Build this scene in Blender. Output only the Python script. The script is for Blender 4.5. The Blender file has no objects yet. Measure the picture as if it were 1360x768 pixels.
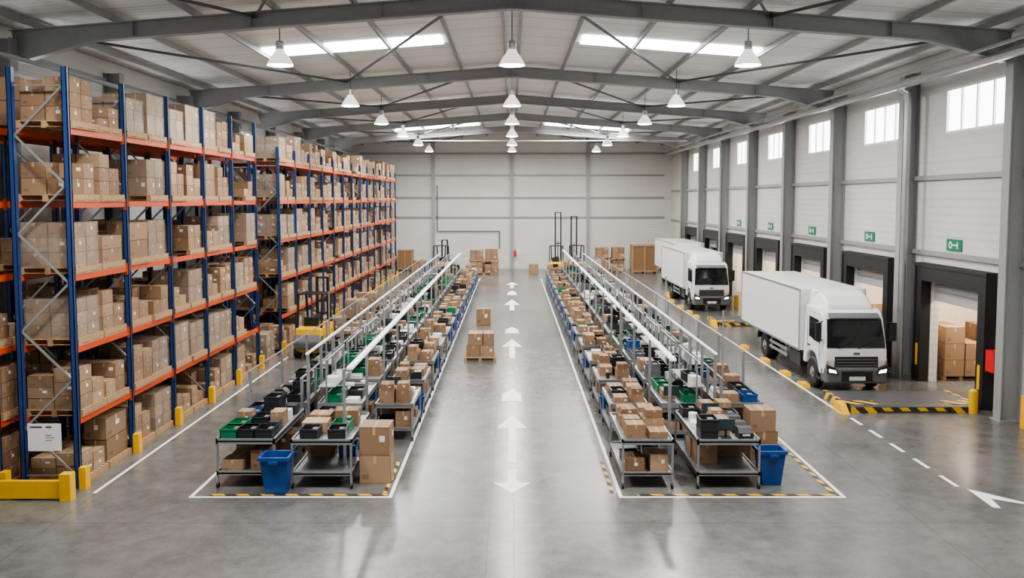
import bpy, math, random
from mathutils import Vector, Matrix
random.seed(11)
COL = bpy.context.scene.collection
R = random.random
def U(a, b): return a + (b - a) * R()

# ------------------------------------------------------------------ materials
def mat(name, c, rough=.5, metal=0.0, emit=0.0, ec=None, var=.08, scale=6.0, bump=0.0):
    m = bpy.data.materials.new(name); m.use_nodes = True
    nt = m.node_tree; b = nt.nodes['Principled BSDF']
    b.inputs['Roughness'].default_value = rough
    b.inputs['Metallic'].default_value = metal
    tc = nt.nodes.new('ShaderNodeTexCoord')
    n = nt.nodes.new('ShaderNodeTexNoise'); n.inputs['Scale'].default_value = scale
    n.inputs['Detail'].default_value = 4
    nt.links.new(tc.outputs['Object'], n.inputs['Vector'])
    r = nt.nodes.new('ShaderNodeMix'); r.data_type = 'RGBA'
    r.inputs[6].default_value = (*[max(0, x * (1 - var)) for x in c], 1)
    r.inputs[7].default_value = (*[min(1, x * (1 + var)) for x in c], 1)
    nt.links.new(n.outputs['Fac'], r.inputs[0])
    nt.links.new(r.outputs[2], b.inputs['Base Color'])
    if emit > 0:
        b.inputs['Emission Color'].default_value = (*(ec or c), 1)
        b.inputs['Emission Strength'].default_value = emit
    if bump > 0:
        bp = nt.nodes.new('ShaderNodeBump'); bp.inputs['Strength'].default_value = bump
        nt.links.new(n.outputs['Fac'], bp.inputs['Height'])
        nt.links.new(bp.outputs[0], b.inputs['Normal'])
    return m

class NB:
    def __init__(s, m): s.nt = m.node_tree
    def n(s, t, **k):
        x = s.nt.nodes.new(t)
        for a, v in k.items(): setattr(x, a, v)
        return x
    def put(s, sock, v):
        if isinstance(v, (int, float)): sock.default_value = v
        elif isinstance(v, tuple): sock.default_value = v
        else: s.nt.links.new(v, sock)
    def m(s, op, a, b=0.0):
        x = s.n('ShaderNodeMath', operation=op); s.put(x.inputs[0], a); s.put(x.inputs[1], b); return x.outputs[0]
    def mix(s, f, a, b):
        x = s.n('ShaderNodeMix', data_type='RGBA'); s.put(x.inputs[0], f); s.put(x.inputs[6], a); s.put(x.inputs[7], b); return x.outputs[2]
    def band(s, v, lo, hi):
        return s.m('MULTIPLY', s.m('GREATER_THAN', v, lo), s.m('LESS_THAN', v, hi))

def carton_mat():
    m = bpy.data.materials.new('cardboard'); m.use_nodes = True
    b = m.node_tree.nodes['Principled BSDF']; k = NB(m)
    b.inputs['Roughness'].default_value = .75
    at = k.n('ShaderNodeAttribute', attribute_name='rnd')
    oi = k.n('ShaderNodeObjectInfo')
    rv = k.m('FRACT', k.m('ADD', at.outputs['Fac'], oi.outputs['Random']))
    cr = k.n('ShaderNodeValToRGB'); e = cr.color_ramp.elements
    e[0].position = 0; e[0].color = (.215, .125, .068, 1)
    e[1].position = 1; e[1].color = (.40, .27, .165, 1)
    x = e.new(.35); x.color = (.31, .195, .112, 1)
    x = e.new(.7); x.color = (.255, .16, .095, 1)
    k.put(cr.inputs[0], rv)
    uv = k.n('ShaderNodeUVMap'); sp = k.n('ShaderNodeSeparateXYZ'); k.put(sp.inputs[0], uv.outputs[0])
    u, v = sp.outputs[0], sp.outputs[1]
    ge = k.n('ShaderNodeNewGeometry'); gs = k.n('ShaderNodeSeparateXYZ'); k.put(gs.inputs[0], ge.outputs['Normal'])
    top = k.m('GREATER_THAN', gs.outputs[2], .5)
    tape = k.m('MULTIPLY', k.band(u, .455, .545), k.m('MAXIMUM', top, k.m('GREATER_THAN', v, .72)))
    c = k.mix(k.m('MULTIPLY', tape, .7), cr.outputs[0], (.54, .41, .27, 1))
    seam = k.m('MULTIPLY', k.band(u, .494, .506), top)
    c = k.mix(seam, c, (.10, .06, .035, 1))
    r2 = k.m('FRACT', k.m('MULTIPLY', rv, 7.31)); r3 = k.m('FRACT', k.m('MULTIPLY', rv, 13.7))
    lu = k.m('SUBTRACT', u, k.m('MULTIPLY', r3, .3))
    lab = k.m('MULTIPLY', k.m('MULTIPLY', k.band(lu, .42, .60), k.band(v, .48, .7)), k.m('LESS_THAN', r2, .36))
    lab = k.m('MULTIPLY', lab, k.m('SUBTRACT', 1.0, top))
    c = k.mix(lab, c, (.75, .74, .71, 1))
    pr = k.m('MULTIPLY', k.m('MULTIPLY', k.band(u, .08, .3), k.band(v, .16, .34)), k.m('GREATER_THAN', r2, .35))
    pr = k.m('MULTIPLY', pr, k.m('GREATER_THAN', k.m('FRACT', k.m('MULTIPLY', u, 21.0)), .45))
    pr = k.m('MULTIPLY', pr, k.m('SUBTRACT', 1.0, top))
    c = k.mix(k.m('MULTIPLY', pr, .75), c, (.09, .06, .045, 1))
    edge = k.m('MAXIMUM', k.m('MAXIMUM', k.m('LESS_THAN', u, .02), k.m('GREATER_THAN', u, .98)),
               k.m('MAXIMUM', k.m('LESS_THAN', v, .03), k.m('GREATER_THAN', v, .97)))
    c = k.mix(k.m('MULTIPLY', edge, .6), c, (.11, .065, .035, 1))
    k.put(b.inputs['Base Color'], c)
    return m

def panel_mat(name, c, pitch, axis=2, dark=.72, rough=.55, width=.02, bump=.1):
    m = bpy.data.materials.new(name); m.use_nodes = True
    b = m.node_tree.nodes['Principled BSDF']; k = NB(m); b.inputs['Roughness'].default_value = rough
    tc = k.n('ShaderNodeTexCoord'); sp = k.n('ShaderNodeSeparateXYZ'); k.put(sp.inputs[0], tc.outputs['Object'])
    f = k.m('FRACT', k.m('DIVIDE', sp.outputs[axis], pitch))
    ln = k.m('LESS_THAN', f, width / pitch)
    no = k.n('ShaderNodeTexNoise'); no.inputs['Scale'].default_value = .6; no.inputs['Detail'].default_value = 6; k.put(no.inputs['Vector'], tc.outputs['Object'])
    base = k.mix(no.outputs['Fac'], (*[x * .88 for x in c], 1), (*[min(1, x * 1.08) for x in c], 1))
    k.put(b.inputs['Base Color'], k.mix(ln, base, (*[x * dark for x in c], 1)))
    bp = k.n('ShaderNodeBump'); bp.inputs['Strength'].default_value = bump; bp.inputs['Distance'].default_value = .02
    rib = k.m('SINE', k.m('MULTIPLY', sp.outputs[axis], 2 * math.pi / (pitch / 5.0)))
    k.put(bp.inputs['Height'], rib); k.put(b.inputs['Normal'], bp.outputs[0])
    return m

def floor_mat():
    m = bpy.data.materials.new('polished_concrete'); m.use_nodes = True
    b = m.node_tree.nodes['Principled BSDF']; k = NB(m)
    tc = k.n('ShaderNodeTexCoord'); o = tc.outputs['Object']
    def noise(s, d=5, r=.6):
        x = k.n('ShaderNodeTexNoise'); x.inputs['Scale'].default_value = s; x.inputs['Detail'].default_value = d
        x.inputs['Roughness'].default_value = r; k.put(x.inputs['Vector'], o); return x.outputs['Fac']
    a = noise(.35, 8, .65); f = noise(2.6, 10, .75); g = noise(30, 5, .75)
    cr = k.n('ShaderNodeValToRGB'); e = cr.color_ramp.elements
    e[0].position = .38; e[0].color = (.078, .076, .072, 1); e[1].position = .62; e[1].color = (.185, .181, .172, 1)
    mx = k.m('ADD', k.m('MULTIPLY', a, .42), k.m('ADD', k.m('MULTIPLY', f, .36), k.m('MULTIPLY', g, .22)))
    k.put(cr.inputs[0], mx)
    sp = k.n('ShaderNodeSeparateXYZ'); k.put(sp.inputs[0], o)
    j = k.m('LESS_THAN', k.m('ABSOLUTE', k.m('SUBTRACT', sp.outputs[0], .03)), .014)
    jy = k.m('LESS_THAN', k.m('FRACT', k.m('DIVIDE', sp.outputs[1], 7.2)), .003)
    jx = k.m('LESS_THAN', k.m('FRACT', k.m('DIVIDE', k.m('ADD', sp.outputs[0], 30.0), 7.4)), .0022)
    jj = k.m('MAXIMUM', j, k.m('MULTIPLY', k.m('MAXIMUM', jy, jx), .5))
    k.put(b.inputs['Base Color'], k.mix(jj, cr.outputs[0], (.04, .04, .04, 1)))
    k.put(b.inputs['Roughness'], k.m('ADD', .13, k.m('MULTIPLY', f, .20)))
    b.inputs['Specular IOR Level'].default_value = .45
    bp = k.n('ShaderNodeBump'); bp.inputs['Strength'].default_value = .03; k.put(bp.inputs['Height'], a)
    k.put(b.inputs['Normal'], bp.outputs[0])
    return m

def hazard_mat():
    m = bpy.data.materials.new('hazard_stripes'); m.use_nodes = True
    b = m.node_tree.nodes['Principled BSDF']; k = NB(m)
    tc = k.n('ShaderNodeTexCoord'); sp = k.n('ShaderNodeSeparateXYZ'); k.put(sp.inputs[0], tc.outputs['Object'])
    s = k.m('FRACT', k.m('MULTIPLY', k.m('ADD', k.m('ADD', sp.outputs[0], sp.outputs[1]), sp.outputs[2]), 2.2))
    k.put(b.inputs['Base Color'], k.mix(k.m('GREATER_THAN', s, .5), (.035, .035, .035, 1), (.75, .43, .02, 1)))
    b.inputs['Roughness'].default_value = .5
    return m

def wrap_mat():
    m = bpy.data.materials.new('stretch_film'); m.use_nodes = True
    nt = m.node_tree; b = nt.nodes['Principled BSDF']; k = NB(m); out = nt.nodes['Material Output']
    b.inputs['Base Color'].default_value = (.50, .47, .43, 1); b.inputs['Roughness'].default_value = .16
    tr = k.n('ShaderNodeBsdfTransparent'); mx = k.n('ShaderNodeMixShader')
    tc = k.n('ShaderNodeTexCoord'); no = k.n('ShaderNodeTexNoise'); no.inputs['Scale'].default_value = 4
    no.inputs['Detail'].default_value = 8; no.inputs['Distortion'].default_value = 1.5; k.put(no.inputs['Vector'], tc.outputs['Object'])
    k.put(mx.inputs[0], k.m('MULTIPLY', k.m('POWER', no.outputs['Fac'], 1.6), .62))
    bp = k.n('ShaderNodeBump'); bp.inputs['Strength'].default_value = .9; k.put(bp.inputs['Height'], no.outputs['Fac'])
    k.put(b.inputs['Normal'], bp.outputs[0])
    nt.links.new(tr.outputs[0], mx.inputs[1]); nt.links.new(b.outputs[0], mx.inputs[2]); nt.links.new(mx.outputs[0], out.inputs[0])
    return m

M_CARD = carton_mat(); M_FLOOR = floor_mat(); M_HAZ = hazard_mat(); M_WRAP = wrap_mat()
M_WALL = panel_mat('wall_panel', (.62, .61, .58), 1.1, 2, .82)
M_CEIL = panel_mat('roof_sheet', (.84, .83, .81), 1.4, 1, .6, width=.05, bump=.3)
M_STEEL = mat('grey_painted_steel', (.31, .315, .315), .5, .15)
M_STEELD = mat('dark_grey_steel', (.09, .09, .095), .5, .3)
M_GALV = mat('galvanised_steel', (.45, .46, .47), .35, .75)
M_BENCH = mat('bench_steel', (.36, .37, .38), .35, .6)
M_BLUE = mat('rack_blue_paint', (.02, .052, .165), .4)
M_ORANGE = mat('rack_orange_paint', (.54, .075, .018), .45)
M_YEL = mat('safety_yellow', (.78, .43, .015), .45)
M_BLACK = mat('black_rubber', (.015, .015, .017), .55)
M_BLKP = mat('black_plastic', (.02, .022, .025), .35)
M_WHITE = mat('white_paint', (.80, .80, .79), .35, var=.03)
M_TRUCK = mat('truck_white', (.74, .75, .755), .28, var=.02)
M_WOOD = mat('pallet_wood', (.38, .24, .13), .8, var=.25, scale=12)
M_LINE = mat('floor_paint_white', (.80, .80, .78), .55, var=.1, scale=9)
M_GREEN = mat('green_plastic', (.012, .17, .075), .4)
M_BLUEP = mat('blue_plastic', (.012, .068, .25), .4)
M_GLASS = mat('dark_glass', (.012, .014, .016), .06)
M_SCREEN = mat('screen', (.03, .05, .06), .2)
M_RED = mat('red_paint', (.60, .02, .02), .4)
M_SIGN = mat('sign_green', (.0, .20, .09), .45)
M_SKY = mat('daylight_panel', (.9, .95, 1), .5, emit=7.0, ec=(.95, .98, 1))
M_WIN = mat('window_daylight', (.9, .95, 1), .3, emit=5.0, ec=(.95, .98, 1))
M_BULB = mat('lamp_lens', (1, .97, .9), .4, emit=30, ec=(1, .96, .88))
M_LED = mat('white_rail_glow', (.76, .77, .78), .35, emit=.25, ec=(1, 1, 1), var=.02)  # white rail as an LED strip, its faint glow put into the material
M_HEAD = mat('headlight', (1, .98, .9), .2, emit=5, ec=(1, .95, .85))
M_PAPER = mat('white_card', (.66, .66, .64), .7)
M_SHUT = panel_mat('shutter_slats', (.42, .43, .44), .28, 2, .55, bump=.3)
M_REFL = mat('lamp_aluminium', (.62, .63, .64), .3, .7)
M_SHADE = mat('lamp_prismatic_reflector', (.75, .75, .74), .25, .2, emit=.9, ec=(1, .97, .92), scale=30, var=.2)
M_GREY = mat('grey_plastic', (.13, .135, .14), .5)
M_INT = mat('dock_inner_wall', (.85, .76, .66), .6)
M_AMBER = mat('amber_lens', (.8, .25, .02), .3)
M_PLY = mat('plywood', (.25, .14, .07), .7)

# ------------------------------------------------------------------ mesh builder
class MB:
    def __init__(s): s.v = []; s.f = []; s.uv = []; s.mi = []; s.rn = []; s.sm = []
    def face(s, pts, mi=0, rn=0.0, uv=None, M=None, sm=False):
        i = len(s.v)
        s.v += [tuple(M @ Vector(p)) if M is not None else tuple(p) for p in pts]
        s.f.append(list(range(i, i + len(pts))))
        s.uv += uv if uv else ([(0, 0), (1, 0), (1, 1), (0, 1)] if len(pts) == 4 else [(.2, .05)] * len(pts))
        s.mi.append(mi); s.rn.append(rn); s.sm.append(sm)
        return s
    def box(s, c, d, mi=0, M=None, rn=None, nobot=False):
        x0, x1 = c[0] - d[0] / 2, c[0] + d[0] / 2; y0, y1 = c[1] - d[1] / 2, c[1] + d[1] / 2; z0, z1 = c[2] - d[2] / 2, c[2] + d[2] / 2
        rn = R() if rn is None else rn
        F = [[(x0, y0, z0), (x1, y0, z0), (x1, y0, z1), (x0, y0, z1)], [(x1, y1, z0), (x0, y1, z0), (x0, y1, z1), (x1, y1, z1)],
             [(x1, y0, z0), (x1, y1, z0), (x1, y1, z1), (x1, y0, z1)], [(x0, y1, z0), (x0, y0, z0), (x0, y0, z1), (x0, y1, z1)],
             [(x0, y0, z1), (x1, y0, z1), (x1, y1, z1), (x0, y1, z1)]]
        if not nobot: F.append([(x0, y1, z0), (x1, y1, z0), (x1, y0, z0), (x0, y0, z0)])
        for q in F: s.face(q, mi, rn, M=M)
        return s
    def bb(s, x0, x1, y0, y1, z0, z1, mi=0, M=None):
        return s.box(((x0 + x1) / 2, (y0 + y1) / 2, (z0 + z1) / 2), (x1 - x0, y1 - y0, z1 - z0), mi, M)
    def bar(s, p0, p1, w, h, mi=0):
        p0 = Vector(p0); p1 = Vector(p1); d = p1 - p0; L = d.length; y = d / L
        up = Vector((0, 0, 1)) if abs(y.z) < .95 else Vector((1, 0, 0))
        x = y.cross(up).normalized(); z = x.cross(y)
        M = Matrix((x, y, z)).transposed().to_4x4(); M.translation = (p0 + p1) / 2
        return s.box((0, 0, 0), (w, L, h), mi, M)
    def tube(s, p0, p1, r, n=10, mi=0, r2=None, caps=True):
        p0 = Vector(p0); p1 = Vector(p1); r2 = r if r2 is None else r2
        y = (p1 - p0).normalized(); up = Vector((0, 0, 1)) if abs(y.z) < .95 else Vector((1, 0, 0))
        x = y.cross(up).normalized(); z = x.cross(y)
        A = [p0 + (x * math.cos(t) + z * math.sin(t)) * r for t in [2 * math.pi * i / n for i in range(n)]]
        B = [p1 + (x * math.cos(t) + z * math.sin(t)) * r2 for t in [2 * math.pi * i / n for i in range(n)]]
        for i in range(n):
            j = (i + 1) % n; s.face([A[j], A[i], B[i], B[j]], mi, sm=True)
        if caps: s.face(A, mi); s.face(B[::-1], mi)
        return s
    def lathe(s, prof, n=20, mi=0, c=(0, 0, 0)):
        for k in range(len(prof) - 1):
            (ra, za), (rb, zb) = prof[k], prof[k + 1]
            for i in range(n):
                a = 2 * math.pi * i / n; b = 2 * math.pi * (i + 1) / n
                P = lambda r, t, z: (c[0] + r * math.cos(t), c[1] + r * math.sin(t), c[2] + z)
                s.face([P(ra, a, za), P(ra, b, za), P(rb, b, zb), P(rb, a, zb)], mi, sm=True)
        return s
    def exx(s, prof, x0, x1, mi=0, t0=None):   # profile in (y,z), extruded along x
        n = len(prof)
        s.face([(x0, p[0], p[1]) for p in prof], mi); s.face([(x1, p[0], p[1]) for p in prof[::-1]], mi)
        for i in range(n):
            a, b = prof[i], prof[(i + 1) % n]
            s.face([(x0, *a), (x1, *a), (x1, *b), (x0, *b)], mi)
        return s
    def exy(s, prof, y0, y1, mi=0):   # profile in (x,z), extruded along y
        n = len(prof)
        s.face([(p[0], y0, p[1]) for p in prof], mi); s.face([(p[0], y1, p[1]) for p in prof[::-1]], mi)
        for i in range(n):
            a, b = prof[i], prof[(i + 1) % n]
            s.face([(a[0], y0, a[1]), (b[0], y0, b[1]), (b[0], y1, b[1]), (a[0], y1, a[1])], mi)
        return s
    def mesh(s, name, *mats):
        me = bpy.data.meshes.new(name); me.from_pydata(s.v, [], s.f)
        for m in mats: me.materials.append(m)
        me.polygons.foreach_set('material_index', s.mi)
        me.polygons.foreach_set('use_smooth', s.sm)
        ul = me.uv_layers.new(name='UVMap'); ul.data.foreach_set('uv', [x for p in s.uv for x in p])
        a = me.attributes.new('rnd', 'FLOAT', 'FACE'); a.data.foreach_set('value', s.rn)
        me.update()
        return me

def weld(me, fix=True, taper=None):
    import bmesh
    b = bmesh.new(); b.from_mesh(me); bmesh.ops.remove_doubles(b, verts=b.verts, dist=1e-5)
    if taper:
        for v in b.verts: v.co.x *= taper(v.co)
    if fix: bmesh.ops.recalc_face_normals(b, faces=b.faces)
    b.to_mesh(me); b.free(); return me

def ob(name, me, loc=(0, 0, 0), parent=None, rz=0, sc=None, label=None, cat=None, group=None, kind=None, bevel=0):
    o = bpy.data.objects.new(name, me); o.location = loc
    if rz: o.rotation_euler = (0, 0, rz)
    if sc: o.scale = sc
    if parent is not None: o.parent = parent
    if label: o['label'] = label
    if cat: o['category'] = cat
    if group: o['group'] = group
    if kind: o['kind'] = kind
    if bevel:
        bm = o.modifiers.new('bevel', 'BEVEL'); bm.width = bevel; bm.segments = 3; bm.limit_method = 'ANGLE'
    COL.objects.link(o)
    return o
def struct(name, me, loc=(0, 0, 0), **k): return ob(name, me, loc, kind='structure', **k)

# ------------------------------------------------------------------ shell
HW = 12.6; ZE = 9.8; ZR = 10.75; YB = 68.5; YF = -6.0
roofz = lambda x: ZR - (ZR - ZE) * abs(x) / HW
struct('floor', MB().bb(-HW - .3, HW + 5.5, YF, YB + .3, -.3, 0).mesh('floor', M_FLOOR))
BAYS = [24.3 + 5.85 * i for i in range(-1, 7)]   # dock bays (centre y)
DOORB = BAYS[1:]
WZ0, WZ1 = 7.4, 8.7
def side_wall(sx, doors):
    mb = MB(); x0, x1 = (HW, HW + .25) if sx > 0 else (-HW - .25, -HW)
    y = YF
    if doors:
        for c in DOORB:
            mb.bb(x0, x1, y, c - 1.6, 0, 3.1); y = c + 1.6
    mb.bb(x0, x1, y, YB, 0, 3.1)
    mb.bb(x0, x1, YF, YB, 3.1, WZ0)
    y = YF
    for c in BAYS:
        mb.bb(x0, x1, y, c - 2.2, WZ0, WZ1); y = c + 1.1
    mb.bb(x0, x1, y, YB, WZ0, WZ1)
    mb.bb(x0, x1, YF, YB, WZ1, ZE)
    return mb
struct('wall_right', side_wall(1, True).mesh('wall_right', M_WALL))
struct('wall_left', side_wall(-1, False).mesh('wall_left', M_WALL))
struct('wall_back', MB().exy([(-HW - .25, 0), (HW + .25, 0), (HW + .25, ZE), (0, ZR), (-HW - .25, ZE)], YB, YB + .25).mesh('wall_back', M_WALL))
struct('ceiling', MB().exy([(-HW - .3, ZE), (0, ZR), (HW + .3, ZE), (HW + .3, ZE + .15), (0, ZR + .15), (-HW - .3, ZE + .15)], YF, YB + .3).mesh('ceiling', M_CEIL))

wn = 0
win_f = MB()
for yy in (-1.65, 1.58): win_f.bb(-.06, .06, yy, yy + .07, 0, 1.3)
for yy in (-.85, -.03, .78): win_f.bb(-.04, .04, yy, yy + .06, 0, 1.3)
for zz in (0, 1.23): win_f.bb(-.06, .06, -1.65, 1.65, zz, zz + .07)
win_f = win_f.mesh('window_frame', M_WHITE)
win_p = MB().bb(-.01, .01, -1.6, 1.6, .03, 1.27).mesh('window_pane', M_WIN)
for sx in (1, -1):
    for c in BAYS:
        wn += 1
        w = struct('window_%d' % wn, win_f, (sx * (HW + .07), c - .55, WZ0))
        p = ob('pane', win_p, (sx * .03, 0, 0), w)
# skylights
sn = wn
def skylight(sx, y, l=1.3):
    global sn
    sn += 1
    xa, xb = 2.2 * sx, 7.8 * sx
    pr = [(xa, roofz(xa) - .03), (xb, roofz(xb) - .03), (xb, roofz(xb) - .06), (xa, roofz(xa) - .06)]
    s = struct('window_%d' % sn, MB().exy(pr, y - l / 2, y + l / 2).mesh('skylight', M_SKY))
    L = bpy.data.lights.new('skylight_daylight', 'AREA'); L.shape = 'RECTANGLE'; L.size = 5.4; L.size_y = l; L.energy = 540; L.color = (.96, .98, 1)
    lo = bpy.data.objects.new('skylight_daylight', L); lo.location = ((xa + xb) / 2, y, roofz(5) - .3); lo.parent = s; COL.objects.link(lo)
for y in (12.0, 27.8, 44.6, 58.5):
    for sx in (-1, 1): skylight(sx, y)

# columns
colm = MB()
colm.bb(-.25, -.22, -.16, .16, 0, 9.4); colm.bb(.22, .25, -.16, .16, 0, 9.4); colm.bb(-.22, .22, -.012, .012, 0, 9.4)
colm.bb(-.3, .3, -.22, .22, 0, .03)
colm = colm.mesh('steel_column', M_STEEL)
COLY = [21.3 + 5.85 * i for i in range(-2, 8)]
for y in COLY:
    for sx in (1, -1):
        ob('steel_column', colm, (sx * (HW - .26), y, 0), label='grey steel wall column rising to the roof rafters', cat='column', group='steel wall columns')
for x in (-6.2, 0, 6.0):
    m2 = MB(); m2.bb(-.12, .12, -.2, .0, 0, roofz(x) - .1)
    ob('steel_column', m2.mesh('gable_column', M_STEEL), (x, YB - .0, 0), label='slim grey steel column against the end wall', cat='column', group='end wall columns')
# rafters
def rafter():
    mb = MB(); D = .58
    for s in (1, -1):
        top = [(0, ZR - .2), (s * 12.3, roofz(12.3) - .2)]
        bot = [(0, ZR - D), (s * 10.2, roofz(10.2) - D), (s * 12.1, roofz(12.3) - .94)]
        mb.exy([top[0], top[1], bot[2], bot[1], bot[0]], -.015, .015)
        mb.bar((0, 0, top[0][1]), (top[1][0], 0, top[1][1]), .24, .03)
        mb.bar((0, 0, bot[0][1]), (bot[1][0], 0, bot[1][1]), .24, .04)
        mb.bar((bot[1][0], 0, bot[1][1]), (bot[2][0], 0, bot[2][1]), .24, .04)
        for xx in (3.2, 6.4, 9.3): mb.bb(s * xx - .012, s * xx + .012, -.11, .11, roofz(xx) - D, roofz(xx) - .2)
    mb.bb(-.03, .03, -.16, .16, ZR - D - .04, ZR - .18)
    return mb.mesh('roof_rafter', M_STEEL)
rm = rafter()
RY = [10.0, 21.6, 33.4, 42.3, 51.0, 59.8]
for y in RY: ob('roof_rafter', rm, (0, y, 0), label='grey steel portal rafter spanning under the pitched roof', cat='roof beam', group='roof rafters')
for i in range(-6, 7):
    x = i * 1.95
    for x in ((-.25, .25) if i == 0 else (x,)):
        ob('roof_purlin', MB().bb(-.035, .035, YF, YB, -.15, 0).mesh('roof_purlin', M_STEEL), (x, 0, roofz(x) - .01), label='grey steel purlin running along the roof', cat='purlin', group='roof purlins')
allr = RY + [YB]
for a, b in zip(allr[:-1], allr[1:]):
    for s in (1, -1):
        for (p, q) in (((1.2, a), (6.3, b)), ((11.6, a), (6.3, b))):
            mb = MB().tube((s * p[0], p[1], roofz(p[0]) - .3), (s * q[0], q[1], roofz(q[0]) - .3), .04, 6)
            ob('roof_brace', mb.mesh('roof_brace', M_STEELD), label='thin dark diagonal bracing rod under the roof', cat='brace', group='roof bracing rods')
# wall rails
for z in (3.9, 6.15, 9.15):
    for sx in (1, -1):
        ob('wall_rail', MB().bb(-.05, .05, YF, YB - .3, -.07, .07).mesh('wall_rail', M_STEEL), (sx * (HW - .06), 0, z), label='horizontal grey steel rail fixed along the side wall', cat='wall rail', group='side wall rails')
for z in (4.1, 5.65, 7.4, 9.1):
    ob('wall_rail', MB().bb(-HW + .6, HW - .6, -.08, 0, -.07, .07).mesh('wall_rail', M_STEEL), (0, YB - .01, z), label='horizontal grey steel rail fixed along the end wall', cat='wall rail', group='end wall rails')

def pipe(name, pts, r, m, label, cat):
    b = MB()
    for p, q in zip(pts[:-1], pts[1:]): b.tube(p, q, r, 12)
    return ob(name, b.mesh(name, m), label=label, cat=cat)
pipe('ceiling_pipe', [(11.75, -2, 8.95), (11.75, 66, 8.95)], .13, M_GALV, 'galvanised round pipe running under the eaves along the dock wall', 'pipe')
pipe('ceiling_pipe', [(11.3, -2, 9.1), (11.3, 66, 9.1)], .05, M_STEEL, 'thin grey conduit running under the eaves', 'pipe')
pipe('wall_pipe', [(11.75, 26.6, 8.9), (12.0, 26.6, 8.75), (12.05, 26.6, 8.45), (12.05, 26.6, 0)], .10, M_GALV, 'galvanised vertical drop pipe standing beside a wall column', 'pipe')
pipe('ceiling_pipe', [(-11.6, -2, 8.8), (-11.6, 66, 8.8)], .06, M_STEEL, 'thin grey conduit running above the racking', 'pipe')
pipe('end_wall_conduit', [(-5.9, YB - .15, 6.6), (-5.9, YB - .15, 3.0), (-1.0, YB - .15, 3.0), (-1.0, YB - .15, 1.6)], .035, M_STEELD, 'dark conduit on the end wall', 'pipe')
pipe('light_trunking', [(-6.5, 59.8, 9.52), (12.0, 59.8, 9.52)], .04, M_WHITE, 'slim white lighting trunking across the far bay', 'trunking')

# ------------------------------------------------------------------ lamps
shade = MB().lathe([(.33, 0), (.32, .05), (.24, .2), (.13, .34), (.11, .4), (.0, .4)], 24).mesh('lamp_shade', M_SHADE)
lens = MB().lathe([(0.0, -.02), (.24, -.01), (.31, .03), (.22, .16), (0, .16)], 24).mesh('lamp_lens', M_BULB)
cap = MB().lathe([(.0, .62), (.09, .62), (.1, .58), (.1, .40), (.0, .40)], 16)
for i in range(4): cap.lathe([(.10, .42 + i * .045), (.125, .43 + i * .045), (.10, .44 + i * .045)], 16)
cap = cap.mesh('lamp_housing', M_REFL)
for i, yd in enumerate((14.0, 22.5, 32.2, 39.8, 47.6, 55.3, 62.5)):
    for x in (-5.95, 0, 6.05):
        z = 8.93
        e = ob('pendant_lamp', None, (x, yd, z), label='aluminium bell-shaped high bay lamp hanging lit from the roof', cat='ceiling lamp', group='high bay lamps')
        ob('lamp_shade', shade, (0, 0, 0), e); ob('bulb', lens, (0, 0, 0), e); ob('lamp_housing', cap, (0, 0, 0), e)
        ob('cord', MB().tube((0, 0, .6), (0, 0, roofz(x) - z - .02), .014, 6).mesh('lamp_cord', M_STEELD), (0, 0, 0), e)
        L = bpy.data.lights.new('lamp_light', 'AREA'); L.shape = 'DISK'; L.size = .5; L.energy = 280; L.color = (1, .955, .89)
        lo = bpy.data.objects.new('lamp_light', L); lo.location = (0, 0, -.04); lo.parent = e; COL.objects.link(lo)

# ------------------------------------------------------------------ floor markings
def fpoly(pts, name='floor_marking', label='white painted floor line', cat='floor marking', m=M_LINE, z=.004, group=None):
    return ob(name, MB().face([(p[0], p[1], z) for p in pts]).mesh(name, m), label=label, cat=cat, group=group)
def rect(x0, x1, y0, y1, **k): return fpoly([(x0, y0), (x1, y0), (x1, y1), (x0, y1)], **k)
XL0, XL1, XR0, XR1, YN, YE = -5.98, -2.22, 1.98, 6.18, 15.65, 60
W = .07
for xa, xb in ((XL0, XL1), (XR0, XR1)):
    rect(xa, xa + W, YN, YE, name='zone_line', label='long white line bordering the packing zone')
    rect(xb - W, xb, YN, YE, name='zone_line', label='long white line bordering the packing zone')
    rect(xa + W, xb - W, YN, YN + W, name='zone_line', label='short white line closing the packing zone')
    rect(xa + .35, xb - .1, YN + .12, YN + .2, name='hazard_tape', label='yellow and black hazard tape beside the white line', m=M_HAZ)
rect(XL1 - .2, XL1 - .12, YN + .25, YN + 2.2, name='hazard_tape', label='yellow and black hazard tape along the aisle edge', m=M_HAZ)
rect(XR0 - .14, XR0 - .06, YN + .25, YN + 2.2, name='hazard_tape', label='yellow and black hazard tape along the aisle edge', m=M_HAZ)
rect(XR1 - .2, XR1 - .12, YN + .25, YN + 6, name='hazard_tape', label='yellow and black hazard tape along the zone edge', m=M_HAZ)
rect(-7.87, -7.8, 15.9, 30, name='zone_line', label='white line along the foot of the racking')
def arrow(tip, base, stem, hw=.36, sw=.085, x=.0):
    fpoly([(x - sw, stem), (x + sw, stem), (x + sw, base), (x + hw, base), (x, tip), (x - hw, base), (x - sw, base)], name='floor_arrow', label='white painted direction arrow in the central aisle', group='aisle arrows')
arrow(21.8, 20.55, 17.8); arrow(15.9, 16.5, 17.35)
arrow(33.9, 32.1, 29.8, .38, .1); arrow(47.5, 45, 42.7, .4, .11); arrow(57.5, 55.6, 53.5, .4, .11)
def house(y0, y1, hw=.28, x=0): fpoly([(x - hw, y0), (x + hw, y0), (x + hw * .9, y0 + (y1 - y0) * .55), (x, y1), (x - hw * .9, y0 + (y1 - y0) * .55)], name='floor_arrow', label='short white painted pointer mark in the central aisle', group='aisle pointer marks')
house(23.3, 24.9); house(35.4, 37.2); house(49.6, 52.2)
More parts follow.
